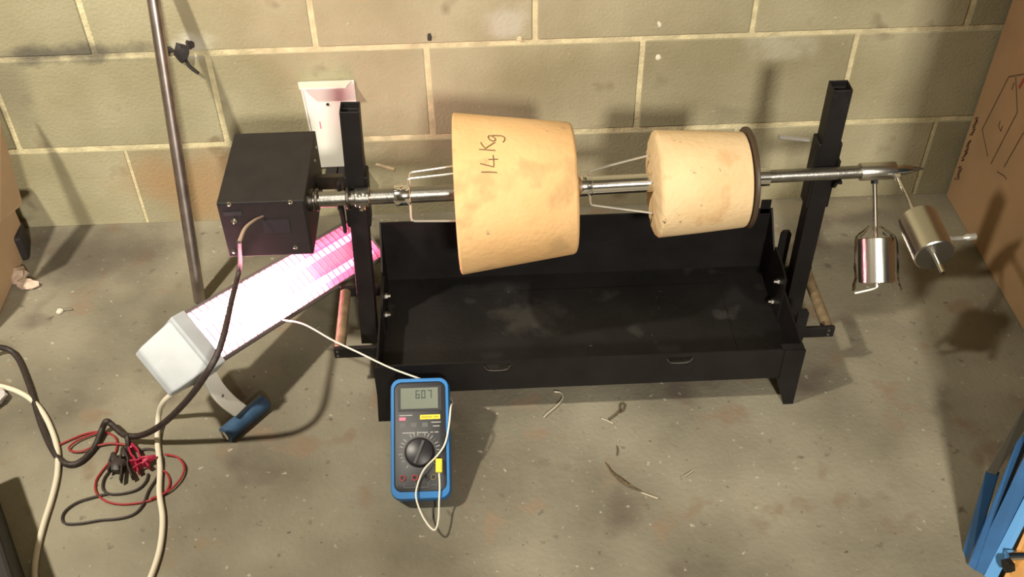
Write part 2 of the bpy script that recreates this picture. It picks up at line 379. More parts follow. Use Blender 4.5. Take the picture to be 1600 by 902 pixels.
# handles at both ends
for s in (0, 1):
    xi, xo = (XL, -.366) if s == 0 else (XR, .478)
    za = .098
    for y in ((-.487, -.333) if s else (-.490, -.34)):
        bm = B(); box(bm, min(xi, xo), max(xi, xo), y-.004, y+.003, za-.011, za+.011)
        ar = obj('handle_arm', bm, BLACK, st, bevel=.001)
        for q in (-.005, .005):
            obj('screw', lathe(B(), V((xo+(.006 if s == 0 else -.010), y-.004, za+q)), V((0, -1, 0)), [(0, .0028), (.0012, .0026), (.0016, .001)], 8), STEEL, ar)
    xc = xo + (.009 if s == 0 else -.009)
    bm = B(); lathe(bm, V((xc, -.484 if s else -.486, za)), V((0, 1, 0)), [(0, .0095), (.148, .0095)], 16)
    obj('handle_bar', bm, WOOD, st, True)
for y0, zt, x in ((-.495, .155, XR+.012), (-.338, .195, XR+.014)):
    P = [(x, y0-.010, .085), (x, y0+.010, .085), (x, y0+.010, zt-.006), (x, y0+.006, zt), (x, y0-.006, zt), (x, y0-.010, zt-.006)]
    bm = prism(B(), [(x+(-.009+.018*i), y0, z) for i, z in ((0, .085), (1, .085))] + [(x+.009, y0, zt-.006), (x+.005, y0, zt), (x-.005, y0, zt), (x-.009, y0, zt-.006)], (0, .006, 0))
    obj('locating_tab', bm, BLACK, st)
obj('locating_tab', box(B(), XR-.022, XR-.005, YB, YB+.004, ZBK-.01, ZBK+.018), BLACK, st)

# ------------------------------------------------------------------ spit shaft
AX = (sp(1)-sp(0)).normalized()
sh = thing('spit_shaft', sp(.1), 'long galvanised spit shaft running from the motor through both drums', 'spit shaft')
def sec(name, x0, x1, prof, m, parent=None, n=28):
    L = (sp(x1)-sp(x0)).length
    return obj(name, lathe(B(), sp(x0), AX, [(a*L, r) for a, r in prof], n), m, parent or sh, True)
sec('shaft_tube', -.374, -.335, [(0, .0125), (1, .0125)], STEEL)
sec('shaft_tube', -.335, -.245, [(0, .0120), (1, .0120)], STEEL)
sec('shaft_tube', -.245, .05, [(0, .0128), (1, .0128)], STEEL)
sec('shaft_tube', .05, .305, [(0, .0146), (1, .0146)], CHROME)
sec('shaft_tube', .305, .48, [(0, .0102), (1, .0102)], STEEL)
for x0, x1, r, m in ((-.366, -.361, .0175, DARKST), (-.318, -.313, .0185, DARKST)): sec('ring', x0, x1, [(0, r-.001), (.2, r), (.8, r), (1, r-.001)], m)
sec('clamp_collar', -.305, -.282, [(0, .0145), (.05, .0155), (.95, .0155), (1, .0145)], STEEL)
for x in (-.299, -.288):
    u = V((0, -.6, .8)); obj('collar_screw', lathe(B(), sp(x)+u*.015, u, [(0, .004), (.005, .004), (.0055, .002)], 6), CHROME, sh)
u = V((0, -.88, -.48)); obj('collar_screw', lathe(B(), sp(-.294)+u*.015, u, [(0, .005), (.007, .005), (.0075, .002)], 6), CHROME, sh)
sec('counterweight_sleeve', .480, .535, [(0, .0135), (.03, .0142), (.97, .0142), (1, .0135)], WEIGHT)
sec('sleeve_step', .535, .562, [(0, .0092), (.5, .0088), (1, .006)], CHROME)
sec('shaft_tip', .562, .580, [(0, .005), (1, .0012)], STEEL)

# ------------------------------------------------------------------ drums
vdir = (CAM - sp(0)).normalized(); upP = (V((0, 0, 1)) - AX*AX.z); 
SU = upv - AX*upv.dot(AX); SU.normalize(); SN = AX.cross(SU)*-1   # screen-up and toward-viewer around the axis
if SN.dot(vdir) < 0: SN = -SN
def drum(x0, x1, prof, n=64):
    L = (sp(x1)-sp(x0)).length; bm = B()
    rings = [circ(sp(x0)+AX*(a*L)+(DZ if r > .02 else V((0, 0, 0))), SU, SN, r, n) for a, r in prof]
    return loft(bm, rings, cap=False, closed=True)
cx0, cx1, cr0, cr1 = -.148, .034, .1250, .1020
DZ = V((0, 0, -.0035))
def crad(x): return cr0 + (cr1-cr0)*(x-cx0)/(cx1-cx0)
dr = thing('concrete_drum', sp((cx0+cx1)/2)-V((0, 0, .12)), 'large tapered orange concrete drum marked 14 Kg, left of the two on the spit', 'drum', 'concrete test drums on the spit')
pr = [(0, .0130), (0, cr0-.005), (.004, cr0-.002), (.018, cr0), (.5, (cr0+cr1)/2), (.97, cr1+.0003), (.99, cr1-.002), (1, cr1-.006), (1, .0130)]
obj('drum_body', drum(cx0, cx1, pr), CONC1, dr, True)
# handwriting: strokes as thin raised ink lines on the cone
S = lambda L: [(735+a*70/702, 195+b*90/902) for a, b in L]
strokes = [S([(170, 742), (300, 742), (415, 748)]), S([(150, 606), (230, 628), (365, 662), (366, 600), (355, 478)]), S([(280, 545), (430, 540)]),
           S([(135, 385), (260, 396), (390, 405)]), S([(160, 275), (185, 320), (235, 375), (300, 330), (385, 275)]),
           S([(345, 180), (295, 170), (275, 190), (300, 235), (350, 258), (395, 245), (390, 215), (330, 172), (400, 172), (490, 175), (535, 200), (540, 235), (510, 275)])]
bm = B()
def oncone(px, py):
    d = ray(px, py).normalized(); lo, hi = 1.0, 1.75
    def g(t):
        p = CAM+d*t; x = p.x; q = p-sp(x)-DZ; q -= AX*q.dot(AX); return q.length - crad(p.x)
    t = 1.2
    while g(t) > 0 and t < 2: t += .002
    a, b = t-.002, t
    for _ in range(20):
        m = (a+b)/2
        if g(m) > 0: a = m
        else: b = m
    return CAM+d*(a-.0002)
for s in strokes:
    s2 = []
    for a, b in zip(s, s[1:]):
        s2 += [(a[0]+(b[0]-a[0])*i/3, a[1]+(b[1]-a[1])*i/3) for i in range(3)]
    tube(bm, [oncone(*p) for p in s2+[s[-1]]], .0009, 5, sm=False)
hw = obj('handwriting', bm, MARKER, dr, True); hw['label'] = 'black handwritten weight 14 Kg'
d2 = thing('concrete_drum', sp(.24)-V((0, 0, .08)), 'smaller pale concrete drum with pitted left face, skewered beside the right post', 'drum', 'concrete test drums on the spit')
pr2 = [(0, .0152), (-.02, .03), (-.01, .055), (.01, .074), (.025, .080), (.05, .0835), (.5, .0795), (.97, .0745), (.99, .0735), (1, .070), (1, .0152)]
bmd = drum(.156, .298, pr2)
for v in bmd.verts:
    q = (v.co-sp(.158)).dot(AX)
    if q < .005 and (v.co-sp(v.co.x)).length > .02: v.co += AX*random.uniform(-.0012, .0012)
obj('drum_body', bmd, CONC2, d2, True)
bd = thing('backing_disc', sp(.301)-V((0, 0, .08)), 'thin brown disc with chrome hub clamped against the smaller drum', 'disc')
L_ = .006
obj('plate', lathe(B(), sp(.2995), AX, [(0, .0775), (.001, .079), (L_-.001, .079), (L_, .0775)], 48), DISC, bd, True)
obj('washer', lathe(B(), sp(.3055), AX, [(0, .019), (.002, .019)], 32), CHROME, bd, True)
obj('hub', lathe(B(), sp(.3075), AX, [(0, .0145), (.030, .0145), (.0305, .0135)], 32), CHROME, bd, True)
# forks
def fork(name, xh0, xh1, xb, angs, label):
    f = thing(name, sp(xh0)-V((0, 0, .015)), label, 'fork', 'spit forks')
    sec('hub', xh0, xh1, [(0, .0150), (.06, .0160), (.94, .0160), (1, .0150)], CHROME, f)
    for th, r0, r1, x1 in angs:
        d = SU*math.cos(math.radians(th)) + SN*math.sin(math.radians(th))
        P = [sp(xb)+d*.012, sp(xb)+d*(r0-.006), sp(xb)+d*(r0-.0015)+AX*.0015, sp(xb)+d*r0+AX*.006, sp(x1)+d*r1]
        obj('prong', tube(B(), P, .0018, 8, sm=False), BRIGHT, f, True)
    u = V((0, -.2, .98)); obj('set_screw', lathe(B(), sp((xh0+xh1)/2)+u*.0145, u, [(0, .003), (.006, .003), (.0063, .0015)], 6), CHROME, f)
    return f
fork('spit_fork', -.244, -.219, -.2205, [(-20, .039, .048, -.13), (55, .038, .046, -.13), (180, .041, .045, -.13), (262, .038, .046, -.13)], 'chrome spit fork gripping the left end of the large drum')
fork('spit_fork', .038, .062, .058, [(0, .024, .046, .170), (180, .031, .049, .162), (92, .022, .026, .165), (270, .024, .046, .162)], 'chrome spit fork stuck into the left face of the smaller drum')

# ------------------------------------------------------------------ counterweights
def weight(x, d, r0, r1, rad, label, pin):
    d = V(d).normalized(); p = sp(x)
    t = thing('counterweight', p+d*(r0+r1)/2-V((0, 0, rad)), label, 'weight', 'counterweights on the spit end')
    obj('stud_nut', lathe(B(), p+d*.0135, d, [(0, .006), (.006, .006), (.0065, .004)], 6), CHROME, t)
    obj('rod', rod(B(), p+d*.0135, p+d*(r1+pin), .0035, 12), CHROME, t, True)
    obj('cylinder', lathe(B(), p+d*r0, d, [(0, rad-.0015), (.0015, rad), (r1-r0-.0015, rad), (r1-r0, rad-.0015)], 48), WEIGHT, t, True)
    return t, p, d
t1, p1, d1 = weight(.503, (0, -.64, -.77), .103, .174, .0275, 'shiny steel counterweight cylinder wrapped in clear plastic, left of the two', .004)
e = p1+d1*.180
obj('locking_lever', tube(B(), [e-d1*.006, e+V((0, 0, -.001)), e+V((-.008, -.002, -.004)), e+V((-.034, -.003, -.010))], .0026, 8, 4), BRIGHT, t1, True)
t2, p2, d2v = weight(.534, (.030, -1, -.10), .108, .184, .0290, 'bare steel counterweight cylinder with a pin end, right of the two', .034)
e = p2+d2v*.150+V((.029, 0, 0))
kn = obj('locking_lever', tube(B(), [e, e+V((.020, .002, -.003)), e+V((.045, .004, -.002))], lambda s: .0035+.002*(s > .7), 10, 6), BRIGHT, t2, True)
rr = random.Random(4); u, v = basis(d1); rings = []
for i, (tt, ra) in enumerate([(.086, .009), (.094, .018), (.101, .0285), (.115, .0300), (.13, .0305), (.15, .0310), (.168, .0315), (.178, .034), (.186, .037)]):
    rings.append([p1+d1*(tt+rr.uniform(-.003, .003)) + (u*math.cos(a)+v*math.sin(a))*(ra*(1+rr.uniform(-.07 if i > 5 else -.015, .10))) for a in [2*math.pi*k/36 for k in range(36)]])
bm = loft(B(), rings, cap=False)
bg = tag(obj('plastic_bag', bm, PLAST, None, True), 'crinkled clear plastic bag around the left counterweight', 'plastic bag')

# ------------------------------------------------------------------ motor
mt = thing('spit_motor', (-.44, -.372, .292), 'black box motor with screwed front panel at the left end of the spit', 'motor')
MX0, MX1, MY0, MY1, MZ0, MZ1 = -.5065, -.3755, -.463, -.279, .292, .3985
obj('housing', box(B(), MX0, MX1, MY0, MY1, MZ0, MZ1), BLACKM, mt, bevel=.0015)
fpnl = obj('front_panel', box(B(), MX0+.004, MX1-.003, MY0-.0015, MY0, MZ0+.003, MZ1-.003), BLACKM, mt)
for px, py in ((358, 319), (454, 316), (462, 387), (366, 393)):
    p = onY(px, py, MY0-.0015); obj('screw', lathe(B(), p, V((0, -1, 0)), [(0, .0038), (.0012, .0035), (.002, .0015)], 12), CHROME, mt)
p = onY(366, 345, MY0-.0015)
obj('switch', lathe(B(), p, V((0, -1, 0)), [(0, .0045), (.001, .0045), (.0012, .0018), (.005, .002), (.0055, .001)], 12), CHROME, mt)
sl = obj('switch_plate', box(B(), p.x-.014, p.x+.014, MY0-.0021, MY0-.001, p.z+.010, p.z+.017), METER, mt)
p = onY(430, 353, MY0-.0015)
obj('nameplate', box(B(), p.x-.018, p.x+.022, MY0-.0022, MY0-.001, p.z-.014, p.z+.012), METERK, mt)
obj('spindle_flange', lathe(B(), V((MX1, -.423, sp(MX1).z)), V((1, 0, 0)), [(0, .0175), (.005, .0175), (.006, .0165)], 28), DARKST, mt, True)
for y, z in ((-.33, .375), (-.30, .38), (-.44, .395-.01), (-.40, .35)):
    obj('side_screw', lathe(B(), V((MX1, y, z)), V((1, 0, 0)), [(0, .003), (.0015, .0028), (.002, .001)], 8), CHROME, mt)
obj('mount_bracket', box(B(), MX1, MX1+.058, -.345, -.335, .328, .352), DARKST, mt)
# motor cable
E0 = onY(411, 338, MY0-.002)
pts = [E0, onY(398, 344, -.482), onY(383, 357, -.502), onY(374, 378, -.522), onZ(374, 420, .262), onZ(362, 470, .252), onZ(345, 540, .245), onZ(322, 585, .218), onZ(292, 626, .15), onZ(255, 662, .075),
       onZ(222, 680, .03), onZ(195, 680, .02), onZ(175, 664, .02), onZ(166, 659, .025), onZ(159, 672, .012), onZ(147, 700, .005), onZ(125, 722, .005), onZ(104, 725, .005), onZ(85, 708, .005), onZ(65, 665, .005), onZ(45, 600, .005), onZ(25, 556, .006), onZ(0, 543, .02), onZ(-40, 548, .04)]
tc = thing('motor_cable', (pts[9].x, pts[9].y, 0), 'thick black braided cable looping from the motor front over the heater to the floor', 'cable')
obj('sheath', tube(B(), pts[3:], lambda s: .0034+.0018*min(1, s*7), 10, 8), CORDB, tc, True)
tp = obj('cable_end', tube(B(), pts[:4], lambda s: .0014+.0020*s, 10, 8), CORDT, tc, True); tp['label'] = 'pale cable end'  # paler stretch of the cable next to the motor
hang = onZ(199, 681, .02)
obj('cable_tie', tube(B(), [hang+V((0, 0, .004)), hang+V((.003, -.010, .003)), hang+V((.004, -.022, -.010))], .004, 6), CORDB, tc, True)

# ------------------------------------------------------------------ radiant heater
UL, LL, UR, LR = onZ(292, 488, .205), onZ(340, 567, .155), onZ(557, 341, .10), onZ(598, 399, .05)
NM = (UL+LL)/2; FM = (UR+LR)/2
ha = (FM-NM).normalized(); HL = (FM-NM).length
hw_ = LL-UL; hw_ -= ha*hw_.dot(ha); hw_.normalize()
hn = hw_.cross(ha)
if hn.z < 0: hn = -hn
HF = lambda t, s, q: NM + ha*t + hw_*s + hn*q
ht = thing('radiant_heater', (NM.x, NM.y, 0), 'glowing pink two-bar radiant strip heater leaning behind the stand', 'heater')
W = (LL-UL).length/2-.002
def trough(t, wd, dep, k=16): return [HF(t, -wd*math.cos(math.pi*i/k), -dep*math.sin(math.pi*i/k)**.7) for i in range(k+1)]
def shell(t0, t1, wd, dep, th):
    bm = B(); out = []
    for t in (t0, t1):
        a = trough(t, wd, dep); b = [HF(t, -(wd-th)*math.cos(math.pi*i/16), -(dep-th)*math.sin(math.pi*i/16)**.7) for i in range(17)]
        out.append(a + b[::-1])
    return loft(bm, out)
obj('shell', shell(-.005, HL, W+.004, .052, .003), HOUSE, ht, True)
obj('reflector', shell(.002, HL-.004, W, .046, .001), REFL, ht, True)
ep = trough(HL, W+.004, .052)
eo = [HF(HL+.004, -(W+.006)*math.cos(math.pi*i/16), -.054*math.sin(math.pi*i/16)**.7) for i in range(17)]
obj('end_plate', loft(B(), [ep, eo]), REFL, ht)
for s in (-.022, .022):
    bm = rod(B(), HF(.0, s, -.016), HF(HL*.52, s, -.016), .0065, 14); obj('heating_tube', bm, TUBE, ht, True)
    bm = rod(B(), HF(HL*.52, s, -.016), HF(HL*.68, s, -.016), .0065, 14); obj('heating_tube', bm, TUBEM, ht, True)
    bm = rod(B(), HF(HL*.68, s, -.016), HF(HL-.006, s, -.016), .0065, 14); obj('heating_tube', bm, TUBEC, ht, True)
gw = None
NG = 30
for i in range(NG):
    t = .012 + (HL-.02)*i/(NG-1)
    if gw is None:
        gw = obj('guard_wire', tube(B(), [HF(t, -W-.001, .0), HF(t, -W+.008, .005), HF(t, 0, .007), HF(t, W-.008, .005), HF(t, W+.001, .0)], .0010, 6, 3), GUARD, ht, True); g0 = t
    else:
        o = gw.copy(); C.objects.link(o); o.location = gw.location + ha*(t-g0)
for s in (-W, W): obj('edge_rail', rod(B(), HF(0, s, .001), HF(HL, s, .001), .0025, 8), HOUSE, ht)
# end cap
def capring(t, s0, s1, top, bot): return [HF(t, s0, bot), HF(t, s0, top), HF(t, s1, top), HF(t, s1, bot)]
ec = obj('end_cap', loft(B(), [capring(-.078, -W+.004, W-.004, -.040, -.056), capring(-.072, -W+.002, W-.002, -.034, -.058), capring(-.03, -W-.002, W+.002, .006, -.058)]), WHITE, ht, bevel=.003)
obj('cap_flange', loft(B(), [capring(-.030, -W-.005, W+.008, .011, -.060), capring(.001, -W-.005, W+.008, .009, -.060)]), WHITE, ht, bevel=.003)
fa, fb = onZ(352, 680, .014), onZ(413, 628, .014); fm = (fa+fb)/2
ah = V((ha.x, ha.y, 0)).normalized()
T0 = HF(-.014, W+.002, -.030); F0 = fm+V((-.004, -.004, .024))
sp0 = spline([T0, T0.lerp(F0, .35)-ah*.006, T0.lerp(F0, .7)-ah*.005, F0], 6)
arm = obj('stand_arm', strip(B(), sp0, ah*.0138, .004), WHITEM, ht, bevel=.001)
pS = sp0[9]; nn = (CAM-pS).normalized()
obj('arm_screw', lathe(B(), pS+nn*.003, nn, [(0, .003), (.003, .0028), (.0035, .001)], 8), DARKST, arm)
ft = obj('foot', rod(B(), fa, fb, .0145, 20), BLUEF, ht, True); ft['label'] = 'blue rubber foot'
obj('foot_tube', lathe(B(), fa, fa-fb, [(0, .009), (.002, .0095), (.003, .007)], 16), CHROME, ht, True)
# white mains cables
pc = [HF(-.07, .040, -.05), onZ(275, 611, .10), onZ(256, 628, .06), onZ(248, 650, .02), onZ(246, 690, .005), onZ(250, 730, .005), onZ(249, 770, .005), onZ(254, 810, .005), onZ(251, 850, .005), onZ(242, 885, .005), onZ(222, 935, .005)]
tag(obj('heater_cable', tube(B(), pc, .0047, 10), CORDW, None, True), 'white mains cable running from the heater end cap across the red lead', 'cable')
pc = [onZ(-30, 600, .005), onZ(10, 606, .005), onZ(45, 622, .005), onZ(70, 650, .005), onZ(88, 695, .005), onZ(90, 735, .005), onZ(82, 775, .005), onZ(68, 820, .005), onZ(58, 860, .005), onZ(54, 900, .005), onZ(60, 940, .005)]
tag(obj('extension_cable', tube(B(), pc, .0047, 10), CORDW, None, True), 'white cable curving down the far left of the floor', 'cable')

# ------------------------------------------------------------------ multimeter
TI = math.radians(32)
a_ = onZ(616, 784, 0); b_ = onZ(703, 786, 0)
mu = V((1, -.01, 0)).normalized(); mv = V((0.012, math.cos(TI), math.sin(TI))).normalized(); mn = mu.cross(mv)
MO = V(((a_.x+b_.x)/2+.001, -.730, .0008))
MFr = frame(mu, mv, mn, MO)
mm = thing('multimeter', (MO.x, MO.y+.08, 0), 'digital multimeter in blue holster propped up before the stand, reading 607', 'multimeter')
def rrect(hw, v0, v1, r, n, z, k=6):
    out = []
    for cx, cy, a0 in ((hw-r, v1-r, 0), (-hw+r, v1-r, 90), (-hw+r, v0+r, 180), (hw-r, v0+r, 270)):
        for i in range(k+1):
            a = math.radians(a0+90*i/k); out.append(MFr @ V((cx+r*math.cos(a), cy+r*math.sin(a), z)))
    return out
HH = .041
bm = loft(B(), [rrect(.0445, .001, .189, .014, 0, 0), rrect(.0465, 0, .190, .016, 0, .006), rrect(.0465, 0, .190, .016, 0, .034), rrect(.0445, .002, .188, .014, 0, HH),
                rrect(.0405, .012, .183, .012, 0, HH), rrect(.0405, .012, .183, .012, 0, .03)])
hol = obj('holster', bm, BLUEH, mm, True); hol['label'] = 'blue rubber holster'
bm = loft(B(), [rrect(.0402, .0122, .1828, .012, 0, .029), rrect(.0402, .0122, .1828, .012, 0, .0385), rrect(.039, .0135, .1815, .011, 0, .0395)])
body = obj('body', bm, METER, mm, True)
Z = .0395
def mbox(name, u0, u1, v0, v1, h, m, parent=mm, bev=0): return obj(name, box(B(), u0, u1, v0, v1, Z, Z+h, MFr), m, parent, bevel=bev)
mbox('bezel', -.034, .034, .137, .176, .0008, METERK)
lcd = mbox('display', -.030, .0285, .1405, .1735, .0012, LCD)
def digit(u, v, ch):
    segs = {'6': 'acdefg', '0': 'abcdef', '7': 'abc'}[ch]; w_, h_ = .0062, .0130; t = .0014; bm = B()
    for s in segs:
        x0, x1, y0, y1 = {'a': (0, w_, h_-t, h_), 'b': (w_-t, w_, h_/2, h_), 'c': (w_-t, w_, 0, h_/2), 'd': (0, w_, 0, t), 'e': (0, t, 0, h_/2), 'f': (0, t, h_/2, h_), 'g': (0, w_, h_/2-t/2, h_/2+t/2)}[s]
        box(bm, u+x0, u+x1, v+y0, v+y1, Z+.0011, Z+.0015, MFr)
    obj('digit', bm, LCDD, lcd)
for u, ch in ((-.0065, '6'), (.0025, '0'), (.0125, '7')): digit(u, .1565, ch)
mbox('yellow_label', .000, .0315, .1235, .1305, .0005, YEL)
yl = B()
for a, b in ((.002, .019), (.0215, .029)):
    box(yl, a, b, .126, .128, Z+.0004, Z+.0007, MFr)
obj('label_print', yl, mat('olive_print', (.35, .28, .02), .6), mm)
mbox('pink_label', -.0325, -.0225, .1225, .1275, .0005, PINK)
bm = B()
for u0, u1, v in ((-.0325, -.012, .1305), (.0175, .0325, .1185), (.020, .0305, .1125), (-.0275, -.008, .103), (-.005, .012, .103), (.016, .0205, .103), (.0225, .0285, .103)):
    box(bm, u0, u1, v-.0007, v+.0007, Z, Z+.0003, MFr)
obj('printing', bm, PRINT, mm)
for u in (-.027, -.010, .0075):
    bm = B(); box(bm, u-.0045, u+.0045, .1115, .1185, Z, Z+.0002, MFr); obj('range_mark', bm, DIM, mm)
# dial
dc = MFr @ V((-.001, .072, Z))
dial = obj('dial', lathe(B(), dc, mn, [(0, .0235), (.002, .0232), (.003, .0218), (.0085, .0205), (.0092, .0195)], 48), METERK, mm, True)
obj('dial_ring', loft(B(), [circ(dc+mn*.0006, mu, mv, .0252, 48), circ(dc+mn*.0006, mu, mv, .0244, 48)], cap=False), DIM, mm)
pa = math.radians(68); pd = mu*math.cos(pa)+mv*math.sin(pa); pq = mn.cross(pd)
obj('pointer', box(B(), -.019, .019, -.0022, .0022, .0085, .0112, frame(pd, pq, mn, dc)), mat('pointer', (.06, .058, .062), .4), dial, bevel=.0008)
for k in range(26):
    a = math.radians(-48+276*k/25); d = mu*math.cos(a)+mv*math.sin(a); q = mn.cross(d)
    obj('range_tick', box(B(), .0268, .0268+(.006 if 5 < k < 22 else .004), -.0005, .0005, 0, .0003, frame(d, q, mn, dc)), PRINT if k % 4 else DIM, mm)
for u, m in ((-.0275, REDJ), (-.009, REDJ), (.0095, METERK), (.020, mat('jack_olive', (.10, .08, .03), .5))):
    obj('jack', loft(B(), [circ(MFr @ V((u, .0335, Z)), mu, mv, .0052, 16), circ(MFr @ V((u, .0335, Z+.0015)), mu, mv, .0050, 16), circ(MFr @ V((u, .0335, Z+.0015)), mu, mv, .003, 16), circ(MFr @ V((u, .0335, Z-.002)), mu, mv, .003, 16)]), m, mm)
bm = B()
for u0, u1, v0, v1 in ((-.026, .012, .0185, .0192), (-.026, -.0252, .0185, .026), (-.009, -.0083, .0185, .026), (.0115, .0122, .0185, .026), (.015, .026, .0215, .0222)):
    box(bm, u0, u1, v0, v1, Z, Z+.0003, MFr)
obj('jack_print', bm, DIM, mm)
bm = prism(B(), [MFr @ V((-.025, .175, 0)), MFr @ V((.025, .175, 0)), V((MO.x+.025, MO.y+.185, .001)), V((MO.x-.025, MO.y+.185, .001))], mv*.003)
obj('tilt_stand', bm, METERK, mm)
# thermocouple
fpl = MFr @ V((0, 0, Z+.0035))
def onM(px, py, h=0): return onP(px, py, fpl+mn*h, mn)
topz = (MFr @ V((0, .19, HH))).z
pl = onM(686, 739, .002)
tw = [HF(HL*.33, W, .003), onZ(475, 507, .165), onZ(520, 532, .150), onZ(560, 551, .142), onZ(610, 575, .137), onZ(661, 594, topz-.012), MFr @ V((.022, .184, -.005)), MFr @ V((.042, .168, -.004)), MFr @ V((.0500, .152, .018)), MFr @ V((.0485, .140, HH+.002)), onM(701, 668, .003), onM(695, 694, .001), onM(683, 712, .001), onM(664, 732, .007), onM(655, 750, .001), onM(650, 770, .004),
      onZ(652, 786, .040), onZ(660, 806, .032), onZ(671, 823, .028), onZ(680, 828, .028), onZ(685, 812, .030), onZ(686, 785, .036), onM(687, 760, .003), pl]
tt = thing('thermocouple_lead', (MO.x, MO.y, 0), 'thin white braided thermocouple wire with yellow plug, strung from heater to multimeter', 'thermocouple')
obj('wire', tube(B(), tw, .0015, 7, 8), TCW, tt, True)
pu = (onM(686, 719)-onM(686, 739)).normalized(); pq = mn.cross(pu)
obj('plug', box(B(), 0, .0215, -.0052, .0052, -.0045, .0055, frame(pu, pq, mn, onM(686, 739, .002))), YEL, tt, bevel=.0015)
obj('plug_ridge', box(B(), .005, .012, -.0030, .0030, .0054, .0062, frame(pu, pq, mn, onM(686, 739, .002))), YEL, tt)

# ------------------------------------------------------------------ test leads
PX = lambda L, z=.003: [onZ(80+a*230/1092, 650+b*190/902, z if not callable(z) else z(i)) for i, (a, b) in enumerate(L)]
rl = thing('test_lead', onZ(215, 720), 'tangled red meter lead with red crocodile clip', 'test lead', 'coiled meter leads on the floor')
R1 = PX([(60, 215), (160, 170), (250, 135), (350, 118), (440, 135), (485, 180), (480, 260), (430, 345), (370, 420), (330, 490), (335, 570), (400, 630), (500, 655), (620, 650), (740, 625), (840, 575), (880, 500), (860, 430), (820, 400)])
R2 = PX([(560, 215), (440, 205), (330, 225), (230, 262), (150, 262), (135, 230), (200, 180), (300, 140), (370, 120)], .006)
R3 = PX([(840, 285), (930, 305), (985, 370), (970, 450), (900, 535), (820, 585), (740, 615)], .006)
for L in (R1, R2, R3): obj('wire', tube(B(), L, .0018, 7), RED, rl, True)
def clip(parent, a, b, m, seed):
    d = (b-a); L = d.length; d.normalize(); u = d.cross(V((0, 0, 1))).normalized()
    for s in (-1, 1):
        P = [a+u*s*.002, a+d*L*.35+u*s*.006, a+d*L*.55+u*s*.0045, b+u*s*.009+V((0, 0, .002))]
        obj('clip_jaw', strip(B(), spline([p+V((0, 0, .007)) for p in P], 4), V((0, 0, .0065)), .0016), m, parent, bevel=.001)
    obj('clip_boot', lathe(B(), a-d*.010+V((0, 0, .007)), d, [(0, .003), (.006, .005), (.016, .0065), (.022, .004)], 10), m, parent, True)
a, b = PX([(590, 230), (700, 430)]); clip(rl, a, b, REDC, 1)
a, b = PX([(740, 340), (610, 400)], .006); clip(rl, a, b, REDC, 2)
kl = thing('test_lead', onZ(180, 760), 'looped black meter lead with black crocodile clip', 'test lead', 'coiled meter leads on the floor')
K1 = PX([(440, 400), (390, 470), (385, 545), (440, 580), (540, 575), (640, 545), (700, 490), (720, 430)], .0035)
K2 = PX([(430, 575), (330, 600), (200, 640), (110, 700), (80, 760), (110, 800), (220, 798), (360, 775), (500, 762), (610, 730), (680, 660), (720, 560), (770, 480), (815, 400), (825, 320), (790, 265), (720, 245), (650, 260)], .0035)
for L in (K1, K2): obj('wire', tube(B(), L, .0020, 7), LBLK, kl, True)
a, b = PX([(545, 290), (570, 500)], .004); clip(kl, a, b, LBLK, 3)
a, b = PX([(470, 330), (480, 430)], .004); clip(kl, a, b, LBLK, 4)
obj('probe_boot', lump(B(), PX([(490, 370)], .010)[0], .016, .014, .010, .12, 9), LBLK, kl, True)

# ------------------------------------------------------------------ pole, wall plate
pb = V((-.651, -.246, 0)); dirp = V((-.001, .362, 1)).normalized(); tp_ = pb + dirp*((-.0125-pb.y)/dirp.y)
bm = B(); lathe(bm, pb+V((0, 0, .002)), tp_-pb, [(0, .011), ((tp_-pb).length, .011), ((tp_-pb).length, .009), ((tp_-pb).length-.01, .009)], 4 if False else 20)
tag(obj('steel_pole', bm, POLE, None, True), 'grey-brown steel pole leaning against the wall behind the heater', 'pole')
wp = thing('wall_plate', (-.40, -.004, .13), 'white folded sheet metal plate hung on the wall behind the motor', 'plate')
a = onY(465, 128, -.002); zt = a.z; xl = a.x; xr = onY(553, 126, -.002).x
obj('plate_face', prism(B(), [(xl+.003, -.002, zt), (xr, -.002, zt), (xr-.002, -.002, .128), (xl+.012, -.002, .128)], (0, -.003, 0)), WHITEM, wp)
obj('top_lip', prism(B(), [(xl, -.003, zt), (xr-.004, -.003, zt), (xr-.012, -.036, zt+.006), (xl+.007, -.036, zt+.006)], (0, 0, -.002)), WHITEM, wp)
obj('side_flange', prism(B(), [(xl+.003, -.004, zt-.006), (xl+.005, -.008, zt-.012), (xl+.012, -.007, .128), (xl+.012, -.004, .128)], (.002, 0, 0)), WHITEM, wp)
p = onY(512, 163, -.006); obj('screw', lathe(B(), p, V((0, -1, 0)), [(0, .003), (.0015, .003), (.002, .001)], 8), DARKST, wp)
pm = onY(500, 193, -.006); pk = obj('pink_mark', box(B(), pm.x-.001, pm.x+.001, pm.y, pm.y+.001, pm.z-.012, pm.z+.004), PINK, wp)
bm = B(); box(bm, xl+.028, xl+.05, -.03, -.002, .098, .127); box(bm, xl+.053, xr-.003, -.03, -.002, .088, .127); obj('black_block', bm, RUB, wp)

